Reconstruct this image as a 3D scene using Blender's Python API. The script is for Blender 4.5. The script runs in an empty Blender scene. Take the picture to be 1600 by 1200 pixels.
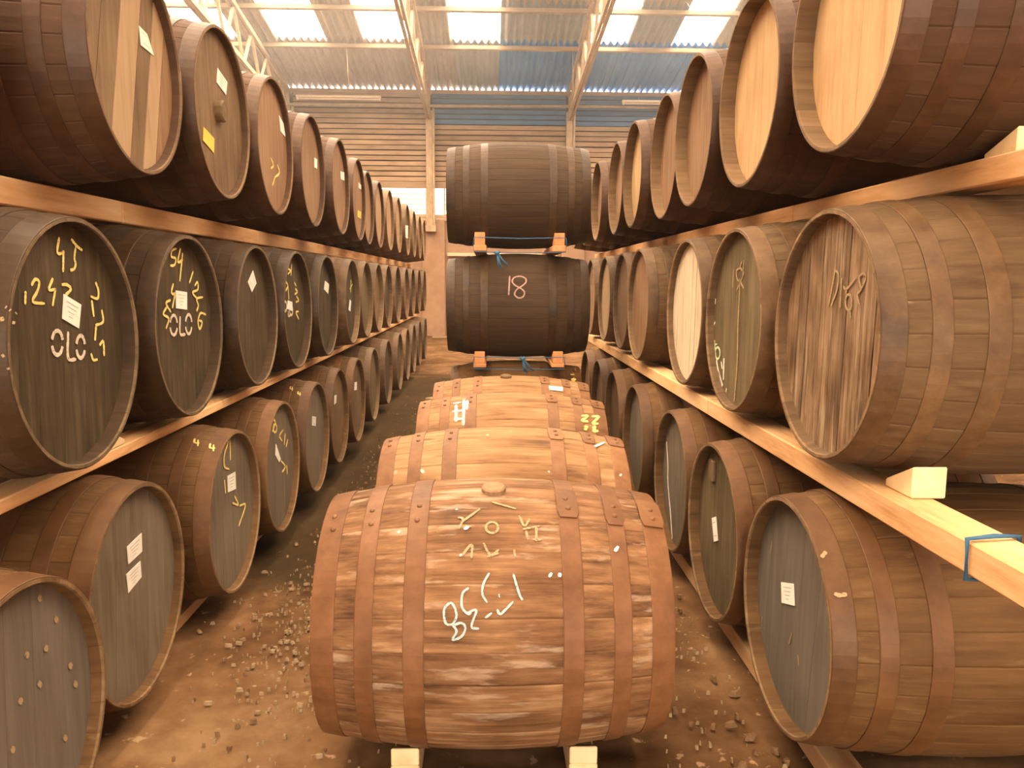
import bpy, bmesh, math, random
from mathutils import Vector, Matrix, noise
random.seed(7)
C = bpy.context.scene.collection
SC = bpy.context.scene
H = 1.33                                   # camera height above the earth floor
# ------------------------------------------------------------------ camera
F, PIT, YAW, ROL = 1227.49, math.radians(7.4965), math.radians(1.6677), math.radians(0.3461)
cy, sy, cp, sp, cr, sr = math.cos(YAW), math.sin(YAW), math.cos(PIT), math.sin(PIT), math.cos(ROL), math.sin(ROL)
R0 = Vector((cy, -sy, 0)); F0 = Vector((sy, cy, 0)); UPW = Vector((0, 0, 1))
FW = F0*cp - UPW*sp; U0 = F0*sp + UPW*cp
RI = R0*cr + U0*sr; UI = U0*cr - R0*sr
cam = bpy.data.cameras.new('camera'); camo = bpy.data.objects.new('camera', cam); C.objects.link(camo)
camo.matrix_world = Matrix(((RI.x, UI.x, -FW.x, 0), (RI.y, UI.y, -FW.y, 0), (RI.z, UI.z, -FW.z, H), (0, 0, 0, 1)))
cam.sensor_width = 36; cam.lens = F/1600*36; cam.clip_start = .05; cam.clip_end = 300
SC.camera = camo
# ------------------------------------------------------------------ light and exposure
SC.view_settings.view_transform = 'Standard'; SC.view_settings.look = 'None'
SC.view_settings.gamma = 1; SC.view_settings.use_curve_mapping = False
SC.view_settings.exposure = 0.68
SKYLIGHT = 9.0; LIGHTCOL = (1, .84, .64)
w = bpy.data.worlds.new('sky'); SC.world = w; w.use_nodes = True
bg = w.node_tree.nodes['Background']; bg.inputs[0].default_value = (1, .93, .82, 1); bg.inputs[1].default_value = 6.0
al = bpy.data.lights.new('doorway_daylight', 'AREA'); al.shape = 'RECTANGLE'; al.size = 4.6; al.size_y = 3.6
al.energy = 560; al.color = (1, .84, .64)
alo = bpy.data.objects.new('doorway_daylight', al); C.objects.link(alo)
alo.location = (.2, -8.7, 1.95); alo.rotation_euler = (math.radians(90), 0, 0)
SC.cycles.use_denoising = True
SC.cycles.volume_bounces = 0; SC.cycles.max_bounces = 8; SC.cycles.diffuse_bounces = 5

def ray(u, v):
    return (FW + RI*((u-800)/F) + UI*((600-v)/F))
EYE = Vector((0, 0, H))

# ------------------------------------------------------------------ materials
MATS = {}
def nn(t, kind, **k):
    n = t.nodes.new(kind)
    for a, b in k.items(): setattr(n, a, b)
    return n
def wood(name, cols, grain=(1.2, 14, 14), blotch=2.2, rough=.75, bump=.25, spots=None, var=.18, detail=6, spec=.3, streak=None, span=.34):
    """procedural wood or rust: stretched noise through a ramp, soft stains, a little brightness change from piece to piece"""
    if name in MATS: return MATS[name]
    m = bpy.data.materials.new(name); m.use_nodes = True; t = m.node_tree; b = t.nodes['Principled BSDF']
    tc = nn(t, 'ShaderNodeTexCoord'); oi = nn(t, 'ShaderNodeObjectInfo')
    add = nn(t, 'ShaderNodeVectorMath', operation='ADD'); sc = nn(t, 'ShaderNodeVectorMath', operation='SCALE')
    comb = nn(t, 'ShaderNodeCombineXYZ')
    for i in range(3): t.links.new(oi.outputs['Random'], comb.inputs[i])
    t.links.new(comb.outputs[0], sc.inputs[0]); sc.inputs['Scale'].default_value = 37
    t.links.new(tc.outputs['Object'], add.inputs[0]); t.links.new(sc.outputs[0], add.inputs[1])
    mp = nn(t, 'ShaderNodeMapping'); mp.inputs['Scale'].default_value = grain
    t.links.new(add.outputs[0], mp.inputs[0])
    n1 = nn(t, 'ShaderNodeTexNoise'); n1.inputs['Scale'].default_value = 3; n1.inputs['Detail'].default_value = detail; n1.inputs['Roughness'].default_value = .65
    t.links.new(mp.outputs[0], n1.inputs['Vector'])
    n2 = nn(t, 'ShaderNodeTexNoise'); n2.inputs['Scale'].default_value = blotch; n2.inputs['Detail'].default_value = 4
    t.links.new(add.outputs[0], n2.inputs['Vector'])
    mixf = nn(t, 'ShaderNodeMath', operation='MULTIPLY_ADD'); mixf.inputs[1].default_value = .55
    t.links.new(n1.outputs['Fac'], mixf.inputs[0])
    h2 = nn(t, 'ShaderNodeMath', operation='MULTIPLY'); h2.inputs[1].default_value = .45
    t.links.new(n2.outputs['Fac'], h2.inputs[0]); t.links.new(h2.outputs[0], mixf.inputs[2])
    rp = nn(t, 'ShaderNodeValToRGB'); e = rp.color_ramp.elements
    n = len(cols)
    for i, c in enumerate(cols):
        pos = .5-span/2 + span*i/(n-1)
        if i == 0: el = e[0]; el.position = pos
        elif i == n-1: el = e[-1]; el.position = pos
        else: el = e.new(pos)
        el.color = (*c, 1)
    t.links.new(mixf.outputs[0], rp.inputs[0])
    hv = nn(t, 'ShaderNodeHueSaturation')
    mr = nn(t, 'ShaderNodeMapRange'); mr.inputs[3].default_value = 1-var; mr.inputs[4].default_value = 1+var
    t.links.new(oi.outputs['Random'], mr.inputs[0]); t.links.new(mr.outputs[0], hv.inputs['Value'])
    t.links.new(rp.outputs[0], hv.inputs['Color'])
    out = hv.outputs[0]
    if spots:
        n3 = nn(t, 'ShaderNodeTexNoise'); n3.inputs['Scale'].default_value = spots[1]; n3.inputs['Detail'].default_value = 3
        t.links.new(add.outputs[0], n3.inputs['Vector'])
        r3 = nn(t, 'ShaderNodeMapRange'); r3.inputs[1].default_value = spots[2]; r3.inputs[2].default_value = spots[2]+.06
        t.links.new(n3.outputs['Fac'], r3.inputs[0])
        mx = nn(t, 'ShaderNodeMix', data_type='RGBA'); mx.inputs[7].default_value = (*spots[0], 1)
        t.links.new(r3.outputs[0], mx.inputs[0]); t.links.new(out, mx.inputs[6]); out = mx.outputs[2]
    if streak:                                            # scuffs or cracks that run with the grain
        m4 = nn(t, 'ShaderNodeMapping'); m4.inputs['Scale'].default_value = streak[1]; t.links.new(add.outputs[0], m4.inputs[0])
        n4 = nn(t, 'ShaderNodeTexNoise'); n4.inputs['Scale'].default_value = 1; n4.inputs['Detail'].default_value = 5; n4.inputs['Roughness'].default_value = .6
        t.links.new(m4.outputs[0], n4.inputs['Vector'])
        r4 = nn(t, 'ShaderNodeMapRange'); r4.inputs[1].default_value = streak[2]; r4.inputs[2].default_value = streak[2]+.12; r4.inputs[4].default_value = streak[3]
        t.links.new(n4.outputs['Fac'], r4.inputs[0])
        x4 = nn(t, 'ShaderNodeMix', data_type='RGBA'); x4.inputs[7].default_value = (*streak[0], 1)
        t.links.new(r4.outputs[0], x4.inputs[0]); t.links.new(out, x4.inputs[6]); out = x4.outputs[2]
    t.links.new(out, b.inputs['Base Color'])
    b.inputs['Roughness'].default_value = rough; b.inputs['Specular IOR Level'].default_value = spec
    bp = nn(t, 'ShaderNodeBump'); bp.inputs['Strength'].default_value = bump; bp.inputs['Distance'].default_value = .006
    t.links.new(n1.outputs['Fac'], bp.inputs['Height']); t.links.new(bp.outputs[0], b.inputs['Normal'])
    MATS[name] = m; return m
def flat(name, col, rough=.8, emit=None, chalky=None):
    if name in MATS: return MATS[name]
    m = bpy.data.materials.new(name); m.use_nodes = True; t = m.node_tree; b = t.nodes['Principled BSDF']
    tc = nn(t, 'ShaderNodeTexCoord'); n1 = nn(t, 'ShaderNodeTexNoise'); n1.inputs['Scale'].default_value = chalky or 25; n1.inputs['Detail'].default_value = 4
    t.links.new(tc.outputs['Object'], n1.inputs['Vector'])
    mr = nn(t, 'ShaderNodeMapRange'); mr.inputs[3].default_value = .78; mr.inputs[4].default_value = 1.12
    t.links.new(n1.outputs['Fac'], mr.inputs[0])
    hv = nn(t, 'ShaderNodeHueSaturation'); hv.inputs['Color'].default_value = (*col, 1); t.links.new(mr.outputs[0], hv.inputs['Value'])
    t.links.new(hv.outputs[0], b.inputs['Base Color']); b.inputs['Roughness'].default_value = rough; b.inputs['Specular IOR Level'].default_value = .2
    if emit:
        b.inputs['Base Color'].default_value = (*col, 1)
        b.inputs['Emission Strength'].default_value = emit
        if name.startswith('translucent'):
            mp = nn(t, 'ShaderNodeMapping'); mp.inputs['Scale'].default_value = (9, 1.6, 1); t.links.new(tc.outputs['Object'], mp.inputs[0])
            n1.inputs['Scale'].default_value = 2.2; t.links.new(mp.outputs[0], n1.inputs['Vector'])
            mr.inputs[1].default_value = .56; mr.inputs[2].default_value = .72; mr.inputs[3].default_value = 1; mr.inputs[4].default_value = .25
        t.links.new(hv.outputs[0], b.inputs['Emission Color'])
    if chalky:                                            # broken, dusty strokes
        n2 = nn(t, 'ShaderNodeTexNoise'); n2.inputs['Scale'].default_value = chalky*9; t.links.new(tc.outputs['Object'], n2.inputs['Vector'])
        m2 = nn(t, 'ShaderNodeMapRange'); m2.inputs[1].default_value = .26; m2.inputs[2].default_value = .44; m2.inputs[3].default_value = .35
        t.links.new(n2.outputs['Fac'], m2.inputs[0]); t.links.new(m2.outputs[0], b.inputs['Alpha'])
    MATS[name] = m; return m

# staves, hoops and rims of the five kinds of cask
ST = {
 'warm': wood('oak_warm', [(.046, .018, .006), (.125, .055, .019), (.20, .098, .040), (.31, .175, .085)], blotch=5.0, var=.06, span=.28, streak=((.40, .28, .19), (5, 26, 26), .56, .65)),
 'pale': wood('oak_pale', [(.10, .045, .016), (.24, .122, .050), (.33, .185, .083), (.42, .26, .14)], blotch=3.2, var=.05, spots=((.52, .36, .23), 9, .71), streak=((.09, .04, .015), (3, 40, 40), .60, .7)),
 'brown': wood('oak_brown', [(.066, .028, .0070), (.108, .051, .0145), (.150, .077, .025)], var=.04, spots=((.26, .15, .065), 9, .74), streak=((.21, .125, .055), (5, 24, 24), .60, .6)),
 'tawny': wood('oak_tawny', [(.066, .033, .012), (.108, .060, .025), (.150, .090, .041)], var=.04, spots=((.27, .18, .10), 8, .71), streak=((.055, .027, .010), (5, 22, 22), .58, .6)),
 'dark': wood('oak_black', [(.030, .0142, .0048), (.045, .0225, .008), (.062, .033, .0128)], var=.04, spots=((.13, .085, .045), 10, .77)),
 'red': wood('oak_red', [(.046, .019, .0064), (.062, .027, .0094), (.082, .038, .0145)], var=.03, streak=((.14, .075, .026), (4, 20, 20), .66, .5)),
 'grey': wood('oak_grey', [(.09, .048, .019), (.145, .086, .040), (.20, .13, .067)], var=.05, spots=((.34, .24, .14), 8, .72)),
}
HP = {
 'warm': wood('hoop_rust_warm', [(.085, .031, .010), (.145, .060, .021), (.20, .092, .038)], grain=(5, 5, 5), rough=.55, bump=.1),
 'pale': wood('hoop_rust_pale', [(.130, .053, .021), (.225, .102, .043), (.29, .148, .069)], grain=(5, 5, 5), rough=.6, bump=.1),
 'brown': wood('hoop_rust_brown', [(.070, .028, .0075), (.108, .046, .0140), (.150, .070, .024)], grain=(5, 5, 5), rough=.55, bump=.1),
 'tawny': wood('hoop_tawny', [(.055, .025, .009), (.105, .055, .022), (.165, .095, .043)], grain=(5, 5, 5), rough=.55, bump=.1),
 'dark': wood('hoop_black', [(.026, .0115, .004), (.045, .022, .008), (.068, .036, .014)], grain=(5, 5, 5), rough=.5, bump=.1, var=.08),
 'red': wood('hoop_red', [(.036, .0135, .0047), (.062, .026, .0095), (.095, .044, .018)], grain=(5, 5, 5), rough=.5, bump=.1, var=.1),
 'grey': wood('hoop_grey', [(.070, .034, .013), (.13, .072, .032), (.19, .118, .06)], grain=(5, 5, 5), rough=.55, bump=.1),
}
RM = {
 'warm': wood('rim_warm', [(.12, .052, .018), (.27, .14, .06)]),
 'pale': wood('rim_pale', [(.16, .072, .026), (.34, .185, .085)]),
 'brown': wood('rim_brown', [(.10, .052, .020), (.27, .165, .08)]),
 'tawny': wood('rim_tawny', [(.10, .056, .022), (.27, .165, .08)]),
 'dark': wood('rim_black', [(.075, .046, .020), (.19, .125, .064)]),
 'red': wood('rim_red', [(.105, .058, .024), (.22, .135, .068)]),
 'grey': wood('rim_grey', [(.10, .056, .024), (.28, .175, .09)]),
}
VG = (14, 14, 1.2)
HD = {
 'black': wood('head_black', [(.030, .019, .0072), (.057, .038, .0165), (.108, .077, .040)], grain=VG, var=.04, blotch=3.5),
 'grey': wood('head_grey', [(.108, .080, .051), (.168, .129, .087), (.215, .172, .122)], grain=VG, var=.04, spots=((.32, .24, .145), 9, .76)),
 'slate': wood('head_slate', [(.100, .081, .060), (.138, .115, .089), (.170, .145, .115)], grain=VG, var=.03),
 'olive': wood('head_olive', [(.066, .043, .017), (.120, .083, .038), (.178, .130, .070)], grain=VG, var=.05, blotch=3),
 'weathered': wood('head_weathered', [(.060, .030, .012), (.175, .105, .053), (.30, .20, .118)], grain=(22, 22, 1.6), blotch=5, var=.16, span=.26, streak=((.42, .32, .21), (34, 34, 3), .56, .7)),
 'tan': wood('head_tan', [(.155, .080, .037), (.250, .142, .073), (.315, .196, .11)], grain=VG, var=.05),
 'buff': wood('head_buff', [(.27, .165, .088), (.355, .235, .13), (.41, .285, .17)], grain=VG, var=.05),
 'pale': wood('head_pale', [(.37, .215, .095), (.49, .32, .16), (.55, .39, .215)], grain=VG, var=.05),
 'white': wood('head_whitewashed', [(.36, .24, .13), (.58, .475, .33), (.64, .545, .40)], grain=VG, var=.04, streak=((.09, .04, .015), (26, 26, 1.6), .60, .9)),
 'brownhead': wood('head_brown', [(.088, .047, .019), (.160, .096, .045), (.225, .145, .075)], grain=VG, var=.06),
}
TIMBER = wood('rail_timber', [(.40, .19, .07), (.66, .37, .165), (.78, .49, .25), (.84, .58, .34)], grain=(9, .9, 9), blotch=1.6, var=.12)
BLOCK = wood('block_timber', [(.66, .44, .2), (.86, .66, .38), (.9, .74, .46)], grain=(5, 5, 5), var=.05)
REDBLOCK = wood('redwood_block', [(.36, .13, .045), (.52, .22, .085), (.62, .3, .13)], grain=(5, 5, 5), var=.1)
PAPER = flat('label_paper', (.86, .82, .74)); PRINT = flat('label_print', (.45, .40, .33)); YCARD = flat('yellow_card', (.80, .55, .10))
CH_Y = flat('chalk_yellow', (.86, .66, .22), chalky=22); CH_W = flat('chalk_white', (.80, .70, .58), chalky=22)
CH_B = flat('chalk_blue', (.36, .46, .47), chalky=22); CH_P = flat('chalk_pink', (.40, .235, .20), chalky=22)
CH_F = flat('chalk_faded', (.37, .26, .14), chalky=22); CH_G = flat('chalk_green', (.62, .72, .42), chalky=22)
PAINT_W = flat('stencil_white', (.66, .56, .44), chalky=14)
IRON = wood('rivet_iron', [(.10, .04, .015), (.20, .09, .035)], grain=(8, 8, 8), rough=.5)
TWINE = flat('blue_twine', (.05, .13, .22))
SHEET = wood('roof_sheet_grey', [(.36, .30, .25), (.44, .375, .315), (.50, .435, .37)], grain=(2, 2, 2), var=.10, bump=.03, rough=.6)
SHEETB = wood('roof_sheet_blue_flare', [(.012, .22, .70), (.018, .28, .80), (.035, .32, .82)], grain=(2, 2, 2), var=.12, bump=.03, rough=.6)  # blue flare glow near the far eave, painted into the sheet colour
SHEETM = wood('roof_sheet_flare_edge', [(.24, .28, .32), (.30, .34, .38), (.36, .38, .40)], grain=(2, 2, 2), var=.10, bump=.03, rough=.6)  # weaker rim of the same flare glow, painted as a paler blue
GLOW = flat('translucent_sheet', LIGHTCOL, emit=SKYLIGHT); GLOWW = flat('translucent_window', (1, .9, .72), emit=.75)
STEEL = wood('painted_steel', [(.30, .21, .13), (.42, .31, .2), (.5, .38, .25)], grain=(3, 3, 3), var=.06, bump=.05)
BOARD = wood('cladding_timber', [(.22, .13, .07), (.38, .25, .15), (.46, .33, .215)], grain=(.8, 9, 14), blotch=1.2, var=.15)
BOARDB = wood('cladding_blue_flare', [(.05, .13, .25), (.075, .18, .34), (.11, .22, .37)], grain=(.8, 9, 14), var=.12)  # same blue flare glow painted onto the upper boards
MASON = wood('rendered_masonry', [(.27, .155, .093), (.345, .21, .13), (.40, .255, .165)], grain=(1.5, 1.5, 1.5), blotch=.8, var=.04)
EARTH = wood('earth', [(.045, .020, .007), (.115, .056, .023), (.185, .097, .043), (.27, .16, .082)], grain=(1.3, 1.3, 1.3), blotch=.9, bump=.9, rough=.95, var=0, detail=10, spec=.1, spots=((.36, .235, .135), 22, .66))
MUCK = wood('dark_muck', [(.05, .03, .012), (.12, .08, .035), (.30, .22, .13)], grain=(7, 7, 7), blotch=3, bump=.9, rough=.9, var=0)
CHIP = flat('pale_chip', (.34, .23, .13)); STONE = wood('dark_stone', [(.10, .05, .02), (.24, .13, .06)], grain=(9, 9, 9))
TUBE = flat('batten_white', (.86, .74, .60), rough=.5)

# ------------------------------------------------------------------ mesh helpers
def link(name, me, m=None, parent=None, loc=None, **props):
    o = bpy.data.objects.new(name, me); C.objects.link(o)
    if m is not None and me is not None:
        ms = m if isinstance(m, (list, tuple)) else [m]
        if not me.materials:
            for q in ms: me.materials.append(q)
        for i, q in enumerate(ms):
            if me.materials[i] != q:
                o.material_slots[i].link = 'OBJECT'; o.material_slots[i].material = q
    if parent is not None: o.parent = parent
    if loc is not None: o.location = loc
    for k, v in props.items(): o[k] = v
    return o
def empty(name, loc=(0, 0, 0), rz=0, **props):
    o = bpy.data.objects.new(name, None); C.objects.link(o); o.location = loc; o.rotation_euler = (0, 0, rz)
    o.empty_display_size = .1
    for k, v in props.items(): o[k] = v
    return o
def mesh(name, vs, fs, mi=None, smooth=False):
    me = bpy.data.meshes.new(name); me.from_pydata([tuple(v) for v in vs], [], fs)
    if mi: me.polygons.foreach_set('material_index', mi)
    if smooth: me.polygons.foreach_set('use_smooth', [True]*len(fs))
    me.update(); return me
def box_bm(bm, x0, x1, y0, y1, z0, z1, mtx=None):
    vs = [bm.verts.new(v) for v in ((x0, y0, z0), (x1, y0, z0), (x1, y1, z0), (x0, y1, z0), (x0, y0, z1), (x1, y0, z1), (x1, y1, z1), (x0, y1, z1))]
    for f in ((3, 2, 1, 0), (4, 5, 6, 7), (0, 1, 5, 4), (1, 2, 6, 5), (2, 3, 7, 6), (3, 0, 4, 7)): bm.faces.new([vs[i] for i in f])
    if mtx: bmesh.ops.transform(bm, matrix=mtx, verts=vs)
    return vs
def box_me(name, x0, x1, y0, y1, z0, z1, bev=0.0):
    bm = bmesh.new(); box_bm(bm, x0, x1, y0, y1, z0, z1)
    if bev: bmesh.ops.bevel(bm, geom=bm.edges[:], offset=bev, segments=1, affect='EDGES')
    me = bpy.data.meshes.new(name); bm.to_mesh(me); bm.free(); return me
def bar_me(name, a, b, wd, ht):
    """a straight bar of rectangular section between two points"""
    a = Vector(a); b = Vector(b); d = b-a; L = d.length; d.normalize()
    s = d.cross(Vector((0, 0, 1)))
    if s.length < 1e-3: s = Vector((1, 0, 0))
    s.normalize(); n = s.cross(d)
    vs = []
    for p in (a, b):
        for q in ((-1, -1), (1, -1), (1, 1), (-1, 1)): vs.append(p + s*q[0]*wd/2 + n*q[1]*ht/2)
    return mesh(name, vs, [(3, 2, 1, 0), (4, 5, 6, 7), (0, 1, 5, 4), (1, 2, 6, 5), (2, 3, 7, 6), (3, 0, 4, 7)])
def tube_me(name, pts, r, n=7, closed=False):
    vs, fs = [], []; P = [Vector(p) for p in pts]; k = len(P)
    for i, p in enumerate(P):
        d = (P[(i+1) % k]-P[i-1]) if closed or 0 < i < k-1 else (P[1]-P[0] if i == 0 else P[-1]-P[-2])
        d.normalize(); s = d.cross(Vector((.31, .2, .93)))
        s.normalize(); q = d.cross(s)
        for j in range(n): vs.append(p + (s*math.cos(2*math.pi*j/n) + q*math.sin(2*math.pi*j/n))*r)
    for i in range(k if closed else k-1):
        for j in range(n):
            a, b = i*n+j, i*n+(j+1) % n; c, d = ((i+1) % k)*n+(j+1) % n, ((i+1) % k)*n+j
            fs.append((a, b, c, d))
    if not closed: fs += [tuple(range(n))[::-1], tuple((k-1)*n+j for j in range(n))]
    return mesh(name, vs, fs, smooth=True)

# ------------------------------------------------------------------ cask templates (axis along local x, front head at -x)
class Kind:
    def __init__(s, L, rb, re, ns, chime=.042, lightrim=False):
        s.L, s.rb, s.re, s.ns, s.ch = L, rb, re, ns, chime; s.lightrim = lightrim
        s.hoops = [(.001, .058), (.108, .152), (.225, .275)]; s.hoops += [(L-b, L-a) for a, b in s.hoops[::-1]]
        s.stave = s.stave_mesh(); s.shell = None
        s.hoop = [s.hoop_mesh(a, b) for a, b in s.hoops]
    def r(s, x):                                          # outer radius at local x
        return s.rb-(s.rb-s.re)*(2*x/s.L)**2
    def stave_mesh(s):
        L = s.L; c_ = s.ch; xs = [0, .006, c_-.003, c_+.025, .13, .21, .3, .4]; xs = [-L/2+a for a in xs]; xs = xs+[0]+[-a for a in xs[::-1]]
        half = math.pi/s.ns; vs, fs, mi = [], [], []
        an = [(-half+.0006, -.0014), (-half+.012, 0), (0, .0006), (half-.012, 0), (half-.0006, -.0014)]
        for x in xs:
            for a, dr in an:
                r = s.r(x)+dr; vs.append((x, r*math.sin(a), r*math.cos(a)))
        base = len(vs)
        for x in xs:
            e_ = L/2-abs(x); th = .008 if e_ < .003 else .0105 if e_ < .012 else .018 if e_ < s.ch+.005 else .027
            for a in (-half+.0008, 0, half-.0008):
                r = s.r(x)-th; vs.append((x, r*math.sin(a), r*math.cos(a)))
        n = len(xs)
        for i in range(n-1):
            for j in range(4): fs.append((i*5+j, i*5+j+1, (i+1)*5+j+1, (i+1)*5+j)); mi.append(1 if i in (0, n-2) else 0)
            for j in range(2):
                fs.append((base+i*3+j, base+(i+1)*3+j, base+(i+1)*3+j+1, base+i*3+j+1)); mi.append(1 if i in (0, n-2) or (s.lightrim and (i < 3 or i > n-5)) else 0)
            fs.append((i*5, (i+1)*5, base+(i+1)*3, base+i*3)); mi.append(0)
            fs.append((i*5+4, base+i*3+2, base+(i+1)*3+2, (i+1)*5+4)); mi.append(0)
        for i, fl in ((0, 0), (n-1, 1)):
            f = [i*5, base+i*3, base+i*3+1, base+i*3+2, i*5+4, i*5+3, i*5+2, i*5+1]
            fs.append(tuple(f[::-1] if fl else f)); mi.append(1)
        return mesh('stave', vs, fs, mi)
    def shell_mesh(s):                                    # all staves of a far cask as one mesh, the joints still cut
        if s.shell: return s.shell
        bm = bmesh.new()
        for k in range(s.ns):
            v0 = len(bm.verts); bm.from_mesh(s.stave); bm.verts.ensure_lookup_table()
            bmesh.ops.rotate(bm, verts=bm.verts[v0:], cent=(0, 0, 0), matrix=Matrix.Rotation(2*math.pi*k/s.ns, 3, 'X'))
        me = bpy.data.meshes.new('staves'); bm.to_mesh(me); bm.free(); s.shell = me; return me
    def hoop_mesh(s, a, b):
        N = 64; vs, fs = [], []
        a -= s.L/2; b -= s.L/2
        prof = [(a, -.003), (a, .0025), (a+.002, .0035), (b-.002, .0035), (b, .0025), (b, -.003)]
        for k in range(N):
            t = 2*math.pi*k/N
            for x, d in prof:
                r = s.r(x)+d; vs.append((x, r*math.sin(t), r*math.cos(t)))
        for k in range(N):
            for j in range(5): fs.append((k*6+j, k*6+j+1, ((k+1) % N)*6+j+1, ((k+1) % N)*6+j))
        return mesh('hoop', [v for v in vs], [f[::-1] for f in fs])
    def head_polys(s, side, nb, ang, seed, gap=.0005):
        """the boards of one head: strips cut from the disc, each with its own thickness and offset"""
        rr = random.Random(seed); R = s.r(-s.L/2+s.ch)-.0188; out = []
        cuts = [-R]; wsum = 0; ws = [rr.uniform(.75, 1.25) for _ in range(nb)]
        for q in ws: wsum += q; cuts.append(-R+2*R*wsum/sum(ws))
        for i in range(nb):
            a, b = cuts[i]+(gap*rr.uniform(.5, 1.5) if i else 0), cuts[i+1]-(gap*rr.uniform(.5, 1.5) if i < nb-1 else 0)
            pts = []
            N = 12
            for j in range(N+1):
                y = a+(b-a)*j/N; pts.append((y, math.sqrt(max(R*R-y*y, 0))))
            lo = [(y, -z) for y, z in pts[::-1]]
            poly = pts+lo
            clean = []
            for q in poly:
                if not clean or (Vector(q)-Vector(clean[-1])).length > 1e-5: clean.append(q)
            if (Vector(clean[0])-Vector(clean[-1])).length < 1e-5: clean.pop()
            off = rr.uniform(-.5, .5)*(.0008 if gap < .001 else .0024); x0 = side*(s.L/2-s.ch+off); x1 = x0-side*.02
            ca, sa = math.cos(ang), math.sin(ang)
            n = len(clean)
            vs = [(x0-side*(-.0), y*ca-z*sa, y*sa+z*ca) for y, z in clean]+[(x1, y*ca-z*sa, y*sa+z*ca) for y, z in clean]
            fs = [tuple(range(n)), tuple(range(2*n-1, n-1, -1))]+[(j, j+n, (j+1) % n+n, (j+1) % n) for j in range(n)]
            if side < 0: pass
            else: fs = [f[::-1] for f in fs]
            out.append((vs, fs))
        return out
HOGS = Kind(.92, .362, .32, 28)
SHALLOW = Kind(.92, .362, .32, 28, .030); DEEP = Kind(.92, .362, .32, 28, .058, True)
KINDS = {(-1, 0): SHALLOW, (-1, 1): HOGS, (-1, 2): SHALLOW, (1, 0): HOGS, (1, 1): SHALLOW, (1, 2): DEEP}
BARREL = Kind(.88, .360, .312, 28)
STACKED = Kind(.95, .357, .312, 28)
HEADCACHE = {}
def head_joined(k, side, nb, ang, seed):
    key = (id(k), side, nb, round(ang, 2), seed)
    if key not in HEADCACHE:
        vs, fs = [], []
        for v, f in k.head_polys(side, nb, ang, seed, .0022 if nb == 7 else .0005):
            b = len(vs); vs += v; fs += [tuple(i+b for i in q) for q in f]
        HEADCACHE[key] = mesh('head', vs, fs)
    return HEADCACHE[key]

def rivet_me():
    bm = bmesh.new(); bmesh.ops.create_uvsphere(bm, u_segments=8, v_segments=5, radius=.0075)
    bmesh.ops.scale(bm, vec=(1, 1, .55), verts=bm.verts); me = bpy.data.meshes.new('rivet'); bm.to_mesh(me); bm.free(); return me
RIVET = rivet_me()
def disc_me(name, r, th, n=20):
    vs = [(r*math.cos(2*math.pi*i/n), r*math.sin(2*math.pi*i/n), -th/2) for i in range(n)]
    vs += [(r*math.cos(2*math.pi*i/n), r*math.sin(2*math.pi*i/n), th/2*.6) for i in range(n)]
    vs += [(.85*r*math.cos(2*math.pi*i/n), .85*r*math.sin(2*math.pi*i/n), th/2) for i in range(n)]
    fs = [tuple(range(n))[::-1], tuple(range(2*n, 3*n))]
    for k in (0, 1): fs += [(k*n+i, k*n+(i+1) % n, (k+1)*n+(i+1) % n, (k+1)*n+i) for i in range(n)]
    return mesh(name, vs, fs)

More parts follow.
